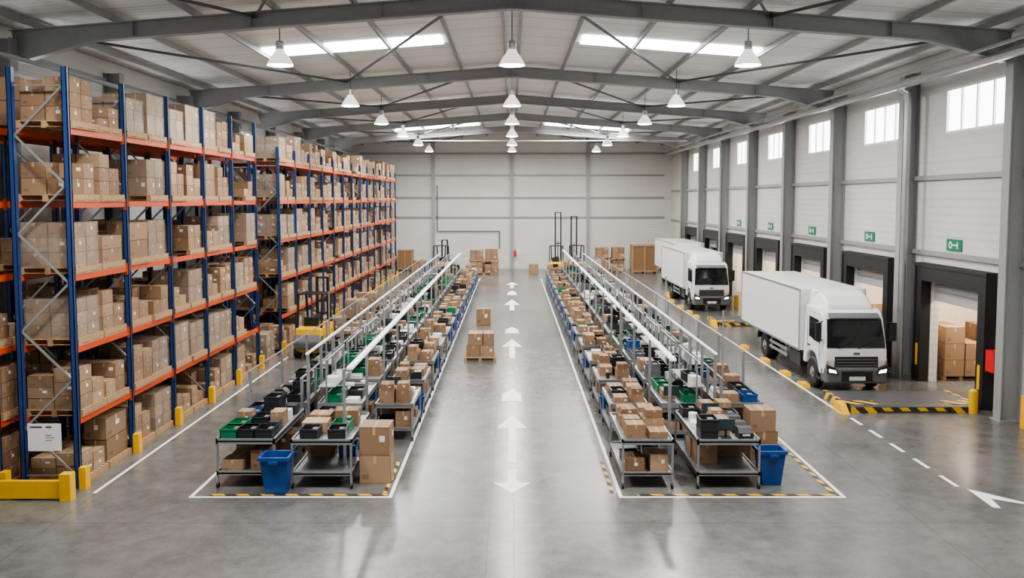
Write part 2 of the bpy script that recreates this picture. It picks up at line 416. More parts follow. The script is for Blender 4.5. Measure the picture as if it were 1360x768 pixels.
rect(8.45, 8.53, 21.9, 60, name='lane_line', label='long white line along the truck lane')
yy = 21.5
while yy > 16.8:
    rect(8.50, 8.59, yy - .66, yy, name='lane_dash', label='white dash of the truck lane line', group='truck lane dashes'); yy -= 1.14
fpoly([(8.66, 16.15), (8.6, 15.15), (8.72, 15.1), (8.82, 15.6), (9.28, 15.3), (9.3, 15.42)], name='floor_arrow', label='white painted arrow on the truck lane')

# ------------------------------------------------------------------ docks
PJ = .28
shelter = MB()
shelter.bb(-PJ, 0, -2.0, -1.58, 0, 3.6); shelter.bb(-PJ, 0, 1.58, 2.0, 0, 3.6); shelter.bb(-PJ, 0, -1.58, 1.58, 3.08, 3.6)
shelter.bb(-PJ - .03, -PJ, -2.0, -1.9, 0, 3.6); shelter.bb(-PJ - .03, -PJ, 1.9, 2.0, 0, 3.6); shelter.bb(-PJ - .03, -PJ, -1.9, 1.9, 3.5, 3.6)
shelter = shelter.mesh('dock_shelter', M_BLACK)
strip = MB().bb(-PJ - .015, -PJ, -.06, .06, 0.5, 1.15).mesh('yellow_strip', M_YEL)
inner = MB()
inner.bb(.3, 4.6, -1.85, -1.75, 0, 3.2); inner.bb(.3, 4.6, 3.75, 3.85, 0, 3.2); inner.bb(4.6, 4.7, -1.85, 3.85, 0, 3.2); inner.bb(.26, 4.7, -1.85, 3.85, 3.2, 3.3)
inner = inner.mesh('dock_room', M_INT)
doorm = MB().bb(-.03, .03, -1.58, 1.58, 0, .62)
doorm = doorm.mesh('dock_door', M_SHUT)
signm = MB().bb(-.02, 0, -.42, .42, -.17, .17).mesh('sign_board', M_SIGN)
sym = MB()
n = 20
for i in range(n):
    a, b = 2 * math.pi * i / n, 2 * math.pi * (i + 1) / n
    P = lambda r, t: (-.025, .19 + r * math.cos(t), r * math.sin(t))
    sym.face([P(.05, a), P(.05, b), P(.105, b), P(.105, a)])
sym.bb(-.028, -.022, -.17, .09, -.022, .022); sym.bb(-.028, -.022, -.23, -.17, -.1, .1)
sym = sym.mesh('sign_symbol', M_WHITE)
boll = MB().lathe([(.0, .62), (.07, .62), (.11, .58), (.11, 0), (0, 0)], 14).mesh('bollard', M_YEL)
for k, c in enumerate(DOORB):
    s = ob('dock_shelter', shelter, (HW - .03, c, 0), label='black padded dock shelter framing a loading door', cat='dock shelter', group='dock shelters')
    ob('yellow_guide_strip', strip, (0, -1.75, 0), s, label='yellow guide strip'); ob('yellow_guide_strip', strip, (0, 1.75, 0), s, label='yellow guide strip')
    struct('wall_dock_%d' % (k + 1), inner, (HW, c, 0))
    struct('door_%d' % (k + 1), doorm, (HW + .12, c, 2.48))
    if k < 5:
        g = ob('dock_number_sign', signm, (HW - .01, c + .3, 4.2), label='green wall sign with white circle, dash and bar', cat='sign', group='dock signs')
        ob('sign_symbol', sym, (0, 0, 0), g)
    if k < 5:
        L = bpy.data.lights.new('dock_light', 'AREA'); L.size = 1.6; L.energy = 210; L.color = (1, .86, .70)
        lo = bpy.data.objects.new('dock_light', L); lo.location = (HW + 1.6, c + 1.2, 3.15); COL.objects.link(lo)
    if k < 4:
        for q, yo in enumerate((-2.3, 2.2)):
            ob('bollard', boll, (HW - 1.12 if yo > 0 else HW - .72, c + yo, 0), label='short yellow steel bollard beside a dock door', cat='bollard', group='dock bollards')
# dock plates
def plate(y, x0=8.75, x1=12.0, l=1.9):
    e = ob('dock_ramp', None, ((x0 + x1) / 2, y, 0), label='low dark steel ramp plate with yellow and black edges', cat='ramp', group='dock ramps')
    w = (x1 - x0) / 2
    ob('ramp_plate', MB().exx([(-l / 2, 0), (-l / 2, .16), (-l / 2 + .1, .2), (l / 2, .2), (l / 2, 0)], -w, w).mesh('ramp_plate', M_STEELD), (0, 0, 0), e)
    for xa, xb in ((-w, -w + .75), (w - .75, w)):
        ob('hazard_edge', MB().bb(xa, xb, -l / 2 + .1, -l / 2 + .5, .19, .208).bb(xa, xb, -l / 2 - .012, -l / 2, .0, .15).mesh('hazard_edge', M_HAZ), (0, 0, 0), e)
    ob('hazard_nose', MB().bb(-w + .75, w - .75, -l / 2 - .012, -l / 2, .05, .14).mesh('hazard_nose', M_HAZ), (0, 0, 0), e)
    for xa in (-w - .1, w):
        ob('hazard_side_edge', MB().bb(xa, xa + .1, -l / 2 + .2, l / 2, 0, .21).mesh('hazard_side', M_HAZ), (0, 0, 0), e)
    ob('yellow_nose', MB().exx([(-l / 2 - .2, 0), (-l / 2 + .1, .22), (-l / 2 + .5, .22), (-l / 2 + .5, 0)], -w - .28, -w - .1).mesh('yellow_nose', M_YEL), (0, 0, 0), e, label='yellow kerb nose')
plate(22.9, l=1.75); plate(38.2, 9.0, 11.9, 1.8); plate(49.2, 9.0, 11.9, 1.0)
stop = MB().exx([(-.28, 0), (-.22, .1), (.22, .1), (.28, 0)], -.11, .11).mesh('wheel_stop', M_YEL)
for y in (25.3, 27.0, 29.2, 31.8, 40.2, 41.8, 44, 46.5):
    ob('wheel_stop', stop, (8.62, y, 0), label='small yellow wheel stop bolted beside the truck lane', cat='wheel stop', group='wheel stops')
ob('hose_reel_cabinet', MB().bb(-.42, 0, -.2, .2, 0, .55).mesh('fire_cabinet', M_RED), (HW - .0, 21.85, 1.1), label='red fire cabinet mounted on the wall', cat='fire cabinet', bevel=.02)
def extinguisher(x, y, z):
    e = ob('fire_extinguisher', None, (x, y, z), label='red fire extinguisher hung on the wall', cat='fire extinguisher')
    ob('tank', MB().lathe([(0, 0), (.09, 0), (.1, .03), (.1, .42), (.06, .5), (.03, .53), (0, .53)], 14).mesh('ext_tank', M_RED), (0, 0, 0), e)
    ob('valve', MB().bb(-.02, .02, -.07, .07, .53, .6).mesh('ext_valve', M_BLKP), (0, 0, 0), e)
extinguisher(HW - .13, 21.85, 2.0); extinguisher(.25, YB - .35, 1.0)
ob('safety_barrier', MB().bb(-.08, .08, -.3, .3, 0, .8).mesh('barrier', M_YEL), (HW - .25, 20.3, 0), label='yellow steel guard standing at a wall column', cat='guard', bevel=.02)

# ------------------------------------------------------------------ cartons & pallets
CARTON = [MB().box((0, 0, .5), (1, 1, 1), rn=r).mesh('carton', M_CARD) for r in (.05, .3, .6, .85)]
pal = MB()
for i in range(7): pal.bb(-.55, .55, -.5 + i * .1495, -.5 + i * .1495 + .105, .12, .14)
for x in (-.5, 0, .5): pal.bb(x - .05, x + .05, -.5, .5, .03, .12)
for x in (-.5, 0, .5): pal.bb(x - .05, x + .05, -.5, .5, 0, .02)
for y in (-.45, 0, .45): pal.bb(-.55, .55, y - .05, y + .05, .02, .03)
PAL = pal.mesh('pallet', M_WOOD)
VAR = []
for i in range(18):
    nx, ny, nz = random.choice([(2, 2, 2), (2, 1, 2), (2, 2, 3), (1, 2, 2), (2, 2, 3), (3, 2, 3), (2, 3, 3)])
    w, l = U(.92, 1.04), U(.86, .99); H = U(.70, .93) if i % 3 else U(.40, .66)
    if H < .7: nz = min(nz, 2)
    bx = []
    for a in range(nx):
        for b in range(ny):
            hh = 1 if (i % 3 == 1 or R() < .7) else U(.75, .95)
            for c in range(nz):
                if c == nz - 1 and i % 3 != 1 and R() < .25: continue
                bx.append((-w / 2 + (a + .5) * w / nx + U(-.006, .006), -l / 2 + (b + .5) * l / ny + U(-.006, .006), c * H / nz * hh, w / nx * .975, l / ny * .975, H / nz * .99 * hh))
    stack = MB()
    for q in bx: stack.box((q[0], q[1], q[2] + q[5] / 2), (q[3], q[4], q[5]))
    wrap = MB().bb(-w / 2 - .015, w / 2 + .015, -l / 2 - .015, l / 2 + .015, .0, H + .012).mesh('stretch_wrap', M_WRAP)
    VAR.append((bx, stack.mesh('carton_stack', M_CARD), wrap, H, stack))
def load(loc, i=None, detail=True, wrap=None, group='pallet loads on the racking', rz=0, label=None):
    i = random.randrange(len(VAR)) if i is None else i
    bx, st, wr, H, _ = VAR[i]
    wrap = i % 3 == 1 and detail
    e = ob('pallet_load', None, loc, rz=rz + (math.pi if R() < .5 else 0), label=label or ('wooden pallet of brown cartons in clear stretch film' if wrap else 'wooden pallet stacked with loose brown cartons'), cat='pallet load', group=group)
    ob('pallet', PAL, (0, 0, 0), e)
    if detail:
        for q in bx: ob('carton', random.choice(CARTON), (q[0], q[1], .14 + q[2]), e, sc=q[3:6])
    else: ob('carton_stack', st, (0, 0, .14), e)
    if wrap: ob('stretch_wrap', wr, (0, 0, .14), e)
    return e

# ------------------------------------------------------------------ racks
LV = [1.28, 2.65, 4.02, 5.40, 6.78]
BAY = 2.35; DEP = 1.12
beamM = MB().bb(-.025, .025, .05, BAY - .05, -.06, .06)
beamM.bb(-.04, .04, .05, .075, -.12, .12); beamM.bb(-.04, .04, BAY - .075, BAY - .05, -.12, .12)
beamM = beamM.mesh('rack_beam', M_ORANGE)
protM = MB().bb(-.0, .13, -.09, .09, 0, .42); protM = protM.mesh('post_protector', M_YEL)
FR = {}
def frame_mesh(h):
    if h in FR: return FR[h]
    p = MB()
    for x in (-.05, -DEP + .05):
        p.bb(x - .05, x + .05, -.05, -.035, 0, h); p.bb(x - .05, x - .035, -.05, .05, 0, h); p.bb(x + .035, x + .05, -.05, .05, 0, h); p.bb(x - .05, x + .05, .02, .05, 0, h)
        p.bb(x - .08, x + .08, -.08, .08, 0, .015)
    b = MB(); z = .25; f = 1; dz = .92
    b.bar((-.1, 0, z), (-DEP + .1, 0, z), .03, .03)
    while z + dz < h:
        a = (-.1, 0, z) if f > 0 else (-DEP + .1, 0, z); c = (-DEP + .1, 0, z + dz) if f > 0 else (-.1, 0, z + dz)
        b.bar(a, c, .03, .04); z += dz; f = -f
    b.bar((-.1, 0, z), (-DEP + .1, 0, z), .03, .03)
    FR[h] = (p.mesh('upright_frame', M_BLUE), b.mesh('frame_bracing', M_GALV)); return FR[h]
def rack(xf, y0, nb, h, label):
    e = ob('pallet_rack', None, (xf, y0, 0), label=label, cat='pallet rack')
    up, br = frame_mesh(h)
    for i in range(nb + 1):
        f = ob('upright_frame', up, (0, i * BAY, 0), e, label='blue steel upright frame'); ob('bracing', br, (0, 0, 0), f, label='galvanised diagonal bracing')
        ob('post_protector', protM, (.0, i * BAY, 0), e, label='yellow post protector')
    for i in range(nb):
        for z in LV:
            for x in (-.05, -DEP + .05): ob('beam', beamM, (x, i * BAY, z), e, label='orange steel beam')
    return e
def fill(xf, y0, nb, detail, occ=.93):
    for i in range(nb):
        for z in [0] + [q + .06 for q in LV]:
            for s in (0, 1):
                if R() > occ: continue
                load((xf - DEP / 2 + U(-.03, .03), y0 + i * BAY + .63 + s * 1.09 + U(-.02, .02), z), detail=detail)
RX = -8.22
rack(RX, 16.2, 5, 7.95, 'tall pallet rack with blue uprights and orange beams')
fill(RX, 16.2, 5, True)
rack(RX, 30.7, 7, 7.35, 'long pallet rack with blue uprights and orange beams')
fill(RX, 30.7, 2, True); fill(RX, 30.7 + 2 * BAY, 5, False)
rack(RX, 30.7 + 7 * BAY + .12, 6, 7.35, 'long pallet rack with blue uprights reaching the end wall')
fill(RX, 30.7 + 7 * BAY + .12, 6, False)
RB = RX - DEP - .22
rack(RB, 15.9, 5, 7.75, 'pallet rack with blue uprights standing behind another rack')
fill(RB, 15.9, 5, False, .62)
rack(RB, 32.2, 6, 7.35, 'long pallet rack standing back to back behind another rack')
far = MB()
for i in range(6):
    for z in [0] + [q + .06 for q in LV]:
        for s in (0, 1):
            st = VAR[random.randrange(len(VAR))][4]; T = (RB - DEP / 2, 32.2 + i * BAY + .63 + s * 1.09, z)
            if R() > .7: continue
            far.bb(T[0] - .5, T[0] + .5, T[1] - .48, T[1] + .48, z, z + .13)
            for f, r in zip(st.f, st.rn): far.face([(st.v[v][0] + T[0], st.v[v][1] + T[1], st.v[v][2] + T[2] + .14) for v in f], 0, r)
ob('pallet_load', far.mesh('rear_loads', M_CARD), label='many pallets of brown cartons in the hidden rear rack', cat='pallet load', kind='stuff')
gd = ob('rack_end_guard', None, (-9.6, 15.55, 0), label='yellow steel guard rail across the rack end', cat='guard rail')
ob('rail', MB().bb(-1.9, 1.35, -.05, .05, .04, .36).mesh('guard_rail', M_YEL), (0, 0, 0), gd, bevel=.015)
ob('post', MB().bb(-.1, .1, -.1, .1, 0, .5).mesh('guard_post', M_YEL), (1.45, 0, 0), gd, bevel=.015)
sg = ob('rack_sign', MB().bb(-.31, .31, -.01, .01, 0, .52).mesh('rack_sign', M_WHITE), (-8.78, 16.0, .78), label='white printed placard fixed to the rack end', cat='sign')
pb = MB()
pb.bb(-.27, -.04, -.013, -.01, .445, .47); pb.bb(.03, .14, -.013, -.01, .445, .47)
for i in range(3): pb.bb(.02, .02 + U(.08, .18), -.013, -.01, .30 - i * .05, .308 - i * .05)
ob('printed_lines', pb.mesh('printed_lines', M_BLKP), (0, 0, 0), sg)
load((RX - .5, 29.35, 0), 1, group='floor pallet loads')
load((-7.15, 34.2, 0), 4, group='floor pallet loads'); load((-7.1, 39.5, 0), 7, group='floor pallet loads')
load((-7.2, 43.0, 0), 8, group='floor pallet loads')

# ------------------------------------------------------------------ trucks
def make_truck(loc):
    e = ob('box_truck', None, loc, sc=(.87, 1, 1), label='white box truck with day cab and lit headlights, parked', cat='truck', group='parked box trucks')
    prof = [(.06, .5), (0, .95), (.02, 1.22), (.11, 1.62), (.26, 2.12), (.38, 2.27), (.6, 2.36), (1.72, 2.38), (1.72, .62), (1.47, .62), (1.4, .86), (1.2, 1.02), (.95, 1.06), (.7, 1.02), (.5, .86), (.43, .5)]
    tp = lambda co: 1 - max(0, co.z - 1.3) * .07 - (.06 if co.y < .2 else .03 if co.y < .5 else 0)
    ob('cab', weld(MB().exx(prof, -1.08, 1.08).mesh('cab', M_TRUCK), taper=tp), (0, 0, 0), e, bevel=.07, label='white cab')
    ob('wind_deflector', weld(MB().exx([(.5, 2.3), (.6, 2.46), (.9, 2.68), (1.35, 2.80), (1.8, 2.83), (1.8, 2.3)], -.94, .94).mesh('deflector', M_TRUCK), taper=lambda co: (1 - .14 * max(0, (co.z - 2.28)) / .5) * (.86 if co.y < 1.0 else 1)), (0, 0, 0), e, bevel=.1)
    wpts = [(.04, 1.30), (.11, 1.62), (.255, 2.10)]
    ws = weld(MB().exx([(p[0] - .012, p[1] + .004) for p in wpts] + [(p[0] + .02, p[1]) for p in wpts[::-1]], -.95, .95).mesh('windshield', M_GLASS), taper=lambda co: 1 - max(0, co.z - 1.30) * .09)
    ob('windshield', ws, (0, -.012, 0), e)
    for x in (-.6, .05): ob('wiper', MB().bar((x, -.0, 1.30), (x + .5, .035, 1.46), .02, .02).mesh('wiper', M_BLKP), (0, -.01, 0), e)
    ob('sun_visor', weld(MB().exx([(.14, 2.10), (.12, 2.15), (.34, 2.27), (.32, 2.14)], -.82, .82).mesh('visor', M_GREY)), (0, 0, 0), e, bevel=.02)
    g = MB(); g.bb(-.70, .70, -.03, .03, .76, 1.06, 0)
    for i in range(3): g.bb(-.68, .68, -.045, -.03, .80 + i * .085, .825 + i * .085, 1)
    g.bb(-.1, .1, -.035, -.02, 1.12, 1.18, 1)
    ob('grille', g.mesh('grille', M_BLKP, M_GREY), (0, 0, 0), e)
    ob('bumper', weld(MB().bb(-1.05, 1.05, -.1, .3, .30, .76).mesh('bumper', M_GREY), taper=lambda co: .93 if co.y < 0 else 1), (0, 0, 0), e, bevel=.07)
    ob('bumper_intake', MB().bb(-.5, .5, -.115, -.09, .38, .66).mesh('intake', M_BLKP), (0, 0, 0), e)
    ob('number_plate', MB().bb(-.26, .26, -.13, -.116, .40, .51).mesh('plate', M_PAPER), (0, 0, 0), e)
    for s in (-1, 1):
        h = ob('headlight', weld(MB().exy([(-s * .2, .56), (s * .17, .60), (s * .2, .86), (-s * .12, .74)], -.13, -.0).mesh('headlight_housing', M_BLKP)), (s * .80, 0, 0), e, bevel=.015)
        ob('lens', weld(MB().exy([(-s * .12, .61), (s * .12, .64), (s * .13, .73), (-s * .08, .69)], -.145, -.12).mesh('headlight_lens', M_HEAD)), (0, 0, 0), h)
        ob('indicator', MB().bb(-.03, .03, -.10, .0, .88, .94).mesh('indicator', M_AMBER), (s * .94, .05, 0), e)
        ob('side_window', MB().exx([(.38, 1.4), (.52, 2.04), (1.25, 2.07), (1.25, 1.4)], -.008, .008).mesh('side_window', M_GLASS), (s * 1.05, 0, 0), e)
        d = MB(); d.bb(-.004, .004, 1.33, 1.345, .95, 2.1); d.bb(-.004, .004, .34, .355, 1.0, 1.8); d.bb(-.02, .02, 1.1, 1.28, 1.2, 1.24)
        ob('door_trim', d.mesh('door_trim', M_BLKP), (s * 1.075, 0, 0), e)
        m = MB(); m.bb(-.09, .09, -.05, .05, 1.5, 2.02); m.bar((-s * .2, .15, 2.04), (0, 0, 1.98), .03, .03); m.bar((-s * .2, .15, 1.5), (0, 0, 1.5), .03, .03)
        ob('mirror', m.mesh('mirror', M_BLKP), (s * 1.22, .1, 0), e)
        ob('step', MB().bb(-.1, .1, .25, .6, .35, .42).mesh('step', M_BLKP), (s * .96, .0, 0), e)
    c = ob('cargo_box', MB().bb(-1.13, 1.13, 1.9, 8.6, .92, 2.78, 0).mesh('cargo_box', M_TRUCK), (0, 0, 0), e, bevel=.03, label='white cargo box')
    t = MB()
    for s in (-1, 1):
        t.bb(s * 1.14 - .015, s * 1.14 + .015, 1.88, 8.62, .90, .97); t.bb(s * 1.14 - .01, s * 1.14 + .01, 1.9, 8.6, 2.74, 2.79)
        for y in (1.9, 8.56): t.bb(s * 1.14 - .015, s * 1.14 + .015, y - .01, y + .04, .92, 2.78)
    ob('edge_trim', t.mesh('edge_trim', M_GALV), (0, 0, 0), c)
    ch = MB(); ch.bb(-.45, -.35, 1.2, 8.5, .6, .85); ch.bb(.35, .45, 1.2, 8.5, .6, .85)
    for y in (1.9, 3.2, 4.6, 6.2, 7.8): ch.bb(-1.05, 1.05, y - .04, y + .04, .82, .92)
    for y in (.95, 5.75): ch.bb(-.9, .9, y - .06, y + .06, .4, .52)
    ch.bb(-1.05, -.6, 2.0, 3.0, .42, .82); ch.bb(.6, 1.05, 2.0, 2.9, .42, .82)
    ob('chassis', ch.mesh('chassis', M_BLKP), (0, 0, 0), e)
    for s in (-1, 1):
        ug = MB()
        for z in (.5, .68): ug.bb(s * 1.09 - .015, s * 1.09 + .015, 3.15, 5.0, z, z + .09)
        for y in (3.3, 4.8): ug.bb(s * 1.07 - .02, s * 1.07 + .02, y, y + .05, .45, .92)
        ob('side_guard', ug.mesh('side_guard', M_GALV), (0, 0, 0), e)
        ob('mudguard', MB().exx([(5.15, .62), (5.25, .9), (6.25, .9), (6.35, .62), (6.32, .62), (6.22, .87), (5.28, .87), (5.18, .62)], s * .95 - .2, s * .95 + .15).mesh('mudguard', M_BLKP), (0, 0, 0), e)
        for y, w in ((.95, .28), (5.75, .5)):
            r = .45
            x1 = s * 1.06
            tm = MB()
            pr = [(.2, 0), (r - .05, 0), (r, .04), (r, w - .04), (r - .05, w), (.2, w)]
            for k in range(len(pr) - 1):
                (ra, a_), (rb, b_) = pr[k], pr[k + 1]
                for i in range(28):
                    p, q = 2 * math.pi * i / 28, 2 * math.pi * (i + 1) / 28
                    P = lambda rr, tt, aa: (s * (aa - w), rr * math.cos(tt), rr * math.sin(tt))
                    tm.face([P(ra, p, a_), P(ra, q, a_), P(rb, q, b_), P(rb, p, b_)], sm=(k in (1, 2, 3)))
            wh = ob('wheel', weld(tm.mesh('tyre', M_BLACK)), (x1, y, r), e, label='black truck wheel')
            rm_ = MB().tube((-s * .09, 0, 0), (-s * .03, 0, 0), .25, 20)
            rm_.tube((-s * .04, 0, 0), (s * .03, 0, 0), .09, 12)
            for i in range(8):
                t_ = i * math.pi / 4; rm_.tube((-s * .04, .15 * math.cos(t_), .15 * math.sin(t_)), (s * .0, .15 * math.cos(t_), .15 * math.sin(t_)), .02, 6)
            ob('rim', rm_.mesh('rim', M_GALV), (0, 0, 0), wh, label='steel rim')
    return e
make_truck((9.74, 24.25, 0)); make_truck((9.82, 42.4, 0)); make_truck((11.0, 52.0, 0))

# ------------------------------------------------------------------ forklifts
def forklift(loc, rz, mh, label):   # faces +x
    e = ob('forklift', None, loc, rz=rz, label=label, cat='forklift')
    ob('body', weld(MB().exy([(-1.0, .3), (-1.05, .6), (-1.0, 1.05), (-.6, 1.1), (-.45, .75), (.1, .7), (.3, 1.15), (.5, 1.1), (.62, .5), (.62, .25), (-.9, .2)], -.46, .46).mesh('fl_body', M_YEL)), (0, 0, 0), e, bevel=.04, label='yellow body')
    ob('counterweight', weld(MB().exy([(-1.15, .35), (-1.2, .6), (-1.05, .85), (-.8, .85), (-.8, .3)], -.48, .48).mesh('fl_cw', M_GREY)), (0, 0, 0), e, bevel=.06)
    for s in (-.42, .42):
        g = MB(); g.bar((-.85, s, 1.05), (-.7, s, 2.2), .07, .07); g.bar((.35, s, 1.1), (.15, s, 2.2), .07, .07); g.bar((-.72, s, 2.2), (.2, s, 2.2), .07, .07)
        ob('guard_post', g.mesh('fl_guard_post', M_BLKP), (0, 0, 0), e)
    g = MB().bb(-.72, .2, -.44, -.40, 2.19, 2.23).bb(-.72, .2, .40, .44, 2.19, 2.23)
    for i in range(6): g.bb(-.72 + i * .17, -.66 + i * .17, -.42, .42, 2.2, 2.23)
    ob('overhead_guard', g.mesh('fl_guard', M_BLKP), (0, 0, 0), e)
    st = MB().bb(-.62, -.1, -.25, .25, .75, .9); st.bb(-.68, -.55, -.25, .25, .9, 1.4)
    ob('seat', st.mesh('fl_seat', M_BLACK), (0, 0, 0), e, bevel=.03)
    sw = MB().tube((.3, 0, 1.1), (.12, 0, 1.3), .02, 8); sw.tube((.13, 0, 1.29), (.11, 0, 1.31), .17, 16)
    ob('steering_wheel', sw.mesh('fl_sw', M_BLKP), (0, 0, 0), e)
    m = MB()
    for s in (-.2, .2):
        m.bb(.72, .84, s - .045, s + .045, .08, mh)
    for z in (.3, mh * .5, mh - .06): m.bb(.74, .82, -.22, .22, z, z + .06)
    m.tube((.7, 0, .2), (.7, 0, mh * .55), .03, 8)
    ob('mast', m.mesh('fl_mast', M_BLKP), (0, 0, 0), e, label='tall black mast')
    c = MB(); c.bb(.88, .92, -.45, .45, .25, .35); c.bb(.88, .92, -.45, .45, .6, .7)
    for y in (-.4, -.2, 0, .2, .4): c.bb(.88, .91, y - .015, y + .015, .3, 1.1)
    ob('load_backrest', c.mesh('fl_back', M_BLKP), (0, 0, 0), e)
    for s in (-.25, .25):
        ob('fork', MB().bb(.92, .96, s - .05, s + .05, .06, .7).bb(.92, 1.9, s - .05, s + .05, .06, .1).mesh('fork', M_STEELD), (0, 0, 0), e)
    for x, r in ((-.75, .23), (.4, .3)):
        for s in (-1, 1):
            ob('wheel', MB().tube((0, s * .36, 0), (0, s * .54, 0), r, 18, 0).tube((0, s * .54, 0), (0, s * .55, 0), r * .5, 14, 1).mesh('fl_wheel', M_BLACK, M_YEL), (x, 0, r), e)
forklift((-6.95, 30.6, 0), 1.5, 2.7, 'yellow forklift with black mast standing beside the racking')
forklift((3.2, 61.8, 0), 1.4, 4.6, 'yellow reach forklift with raised black mast by the end wall')
forklift((4.6, 62.2, 0), 1.7, 4.3, 'yellow forklift with tall raised mast by the end wall')
forklift((-5.0, 61.8, 0), 1.4, 2.6, 'yellow forklift parked near the end wall')

# ------------------------------------------------------------------ benches
def bench_mesh(w, l, h):
    P = {}
    def tray(h, lip=.03, drop=.05):
        return MB().bb(-w / 2, w / 2, -l / 2, l / 2, h - .03, h).bb(-w / 2, -w / 2 + .03, -l / 2, l / 2, h - drop, h + lip).bb(w / 2 - .03, w / 2, -l / 2, l / 2, h - drop, h + lip).bb(-w / 2, w / 2, -l / 2, -l / 2 + .03, h - drop, h + lip).bb(-w / 2, w / 2, l / 2 - .03, l / 2, h - drop, h + lip)
    P['tabletop'] = tray(h, .04, .07).mesh('tabletop', M_BENCH)
    P['lower_shelf'] = tray(.30, .03, .05).mesh('lower_shelf', M_BENCH)
    P['leg'] = MB().bb(-.02, .02, -.02, .02, .1, h - .03).mesh('leg', M_BENCH)
    P['caster'] = MB().tube((-.02, 0, .055), (.02, 0, .055), .055, 12).bb(-.025, .025, -.02, .02, .06, .11).mesh('caster', M_BLACK)
    a = MB()
    a.bb(-w / 2, w / 2, -l / 2, l / 2, h - .06, h); a.bb(-w / 2, w / 2, -l / 2, l / 2, .27, .30)
    for x in (-1, 1):
        for y in (-1, 1): a.bb(x * (w / 2 - .02) - .02, x * (w / 2 - .02) + .02, y * (l / 2 - .02) - .02, y * (l / 2 - .02) + .02, 0, h)
    P['all'] = a.mesh('packing_bench', M_BENCH)
    g = MB()
    for y in (-1, 0, 1): g.bb(-.018, .018, y * (l / 2 - .05) - .018, y * (l / 2 - .05) + .018, h, h + 1.0)
    g.bb(-.018, .018, -l / 2 + .05, l / 2 - .05, h + .97, h + 1.0); g.bb(-.19, .19, -l / 2 + .05, l / 2 - .05, h + .38, h + .40)
    P['riser'] = g.mesh('riser', M_GALV)
    return P
BM = {}
def bench(x, y, w, l, h, detail, riser=0, label=None):
    k = (w, l, h)
    if k not in BM: BM[k] = bench_mesh(w, l, h)
    P = BM[k]
    lb = label or 'grey steel packing bench with lower shelf loaded with goods'
    if detail:
        e = ob('packing_bench', None, (x, y, 0), label=lb, cat='packing bench', group='packing benches')
        ob('tabletop', P['tabletop'], (0, 0, 0), e); ob('lower_shelf', P['lower_shelf'], (0, 0, 0), e)
        for a in (-1, 1):
            for b in (-1, 1):
                lg = ob('leg', P['leg'], (a * (w / 2 - .02), b * (l / 2 - .02), 0), e); ob('caster', P['caster'], (0, 0, 0), lg)
    else: e = ob('packing_bench', P['all'], (x, y, 0), label=lb, cat='packing bench', group='packing benches')
    if riser: ob('tool_rail', P['riser'], (riser, 0, 0), e)

def crate_mesh(m, w=.33, l=.42, h=.2, t=.015):
    b = MB().bb(-w / 2, w / 2, -l / 2, l / 2, 0, t)
    b.bb(-w / 2, -w / 2 + t, -l / 2, l / 2, 0, h).bb(w / 2 - t, w / 2, -l / 2, l / 2, 0, h).bb(-w / 2, w / 2, -l / 2, -l / 2 + t, 0, h).bb(-w / 2, w / 2, l / 2 - t, l / 2, 0, h)
    b.bb(-w / 2 - .01, w / 2 + .01, -l / 2 - .01, -l / 2 + t, h - .03, h).bb(-w / 2 - .01, w / 2 + .01, l / 2 - t, l / 2 + .01, h - .03, h)
    b.bb(-w / 2 - .01, -w / 2 + t, -l / 2, l / 2, h - .03, h).bb(w / 2 - t, w / 2 + .01, -l / 2, l / 2, h - .03, h)
    # contents: small packets inside the crate
    b.bb(-w / 2 + .04, -.01, -l / 2 + .05, -.02, t, h - .06, 1).bb(.02, w / 2 - .04, .0, l / 2 - .06, t, h - .04, 2).bb(.02, w / 2 - .05, -l / 2 + .05, -.05, t, h - .09, 3)
    return b.mesh('plastic_crate', m, M_PAPER, M_GREY, M_BLKP)
CR = {'black': crate_mesh(M_BLKP), 'green': crate_mesh(M_GREEN), 'blue': crate_mesh(M_BLUEP), 'grey': crate_mesh(M_GREY)}
prt = MB().exy([(-.15, 0), (-.15, .12), (-.05, .2), (.13, .2), (.15, .15), (.15, 0)], -.14, .14, 0)
prt.bb(-.162, -.11, -.07, .07, .07, .1, 1)
PRT = prt.mesh('label_printer', M_BLKP, M_PAPER)
mon = MB().bb(-.1, .1, -.09, .09, 0, .015, 0).bb(-.02, .02, -.02, .02, .015, .2, 0).bb(-.17, .17, -.02, .02, .14, .36, 0).bb(-.155, .155, -.024, -.02, .155, .345, 1)
MON = mon.mesh('monitor', M_BLKP, M_SCREEN)
ROLL = MB().tube((0, 0, 0), (0, 0, .16), .09, 16, 0).mesh('tape_roll', M_PAPER)
PAPS = MB().bb(-.14, .14, -.17, .17, 0, .05).bb(-.13, .14, -.16, .17, .05, .09).mesh('paper_stack', M_PAPER)
SCN = MB().bb(-.03, .03, -.04, .04, 0, .1, 0).bb(-.035, .035, -.09, .05, .1, .16, 0).mesh('hand_scanner', M_BLKP)
ncart = [0]; farC = MB(); farX = MB()
def carton(x, y, z, s, rz=0, label='small brown cardboard carton on a packing bench', group='cartons on the benches'):
    if ncart[0] < 295:
        ncart[0] += 1
        ob('carton', random.choice(CARTON), (x, y, z), rz=rz, sc=s, label=label, cat='cardboard box', group=group)
    else:
        M = Matrix.Translation((x, y, z)) @ Matrix.Rotation(rz, 4, 'Z'); farC.box((0, 0, s[2] / 2), s, 0, M)
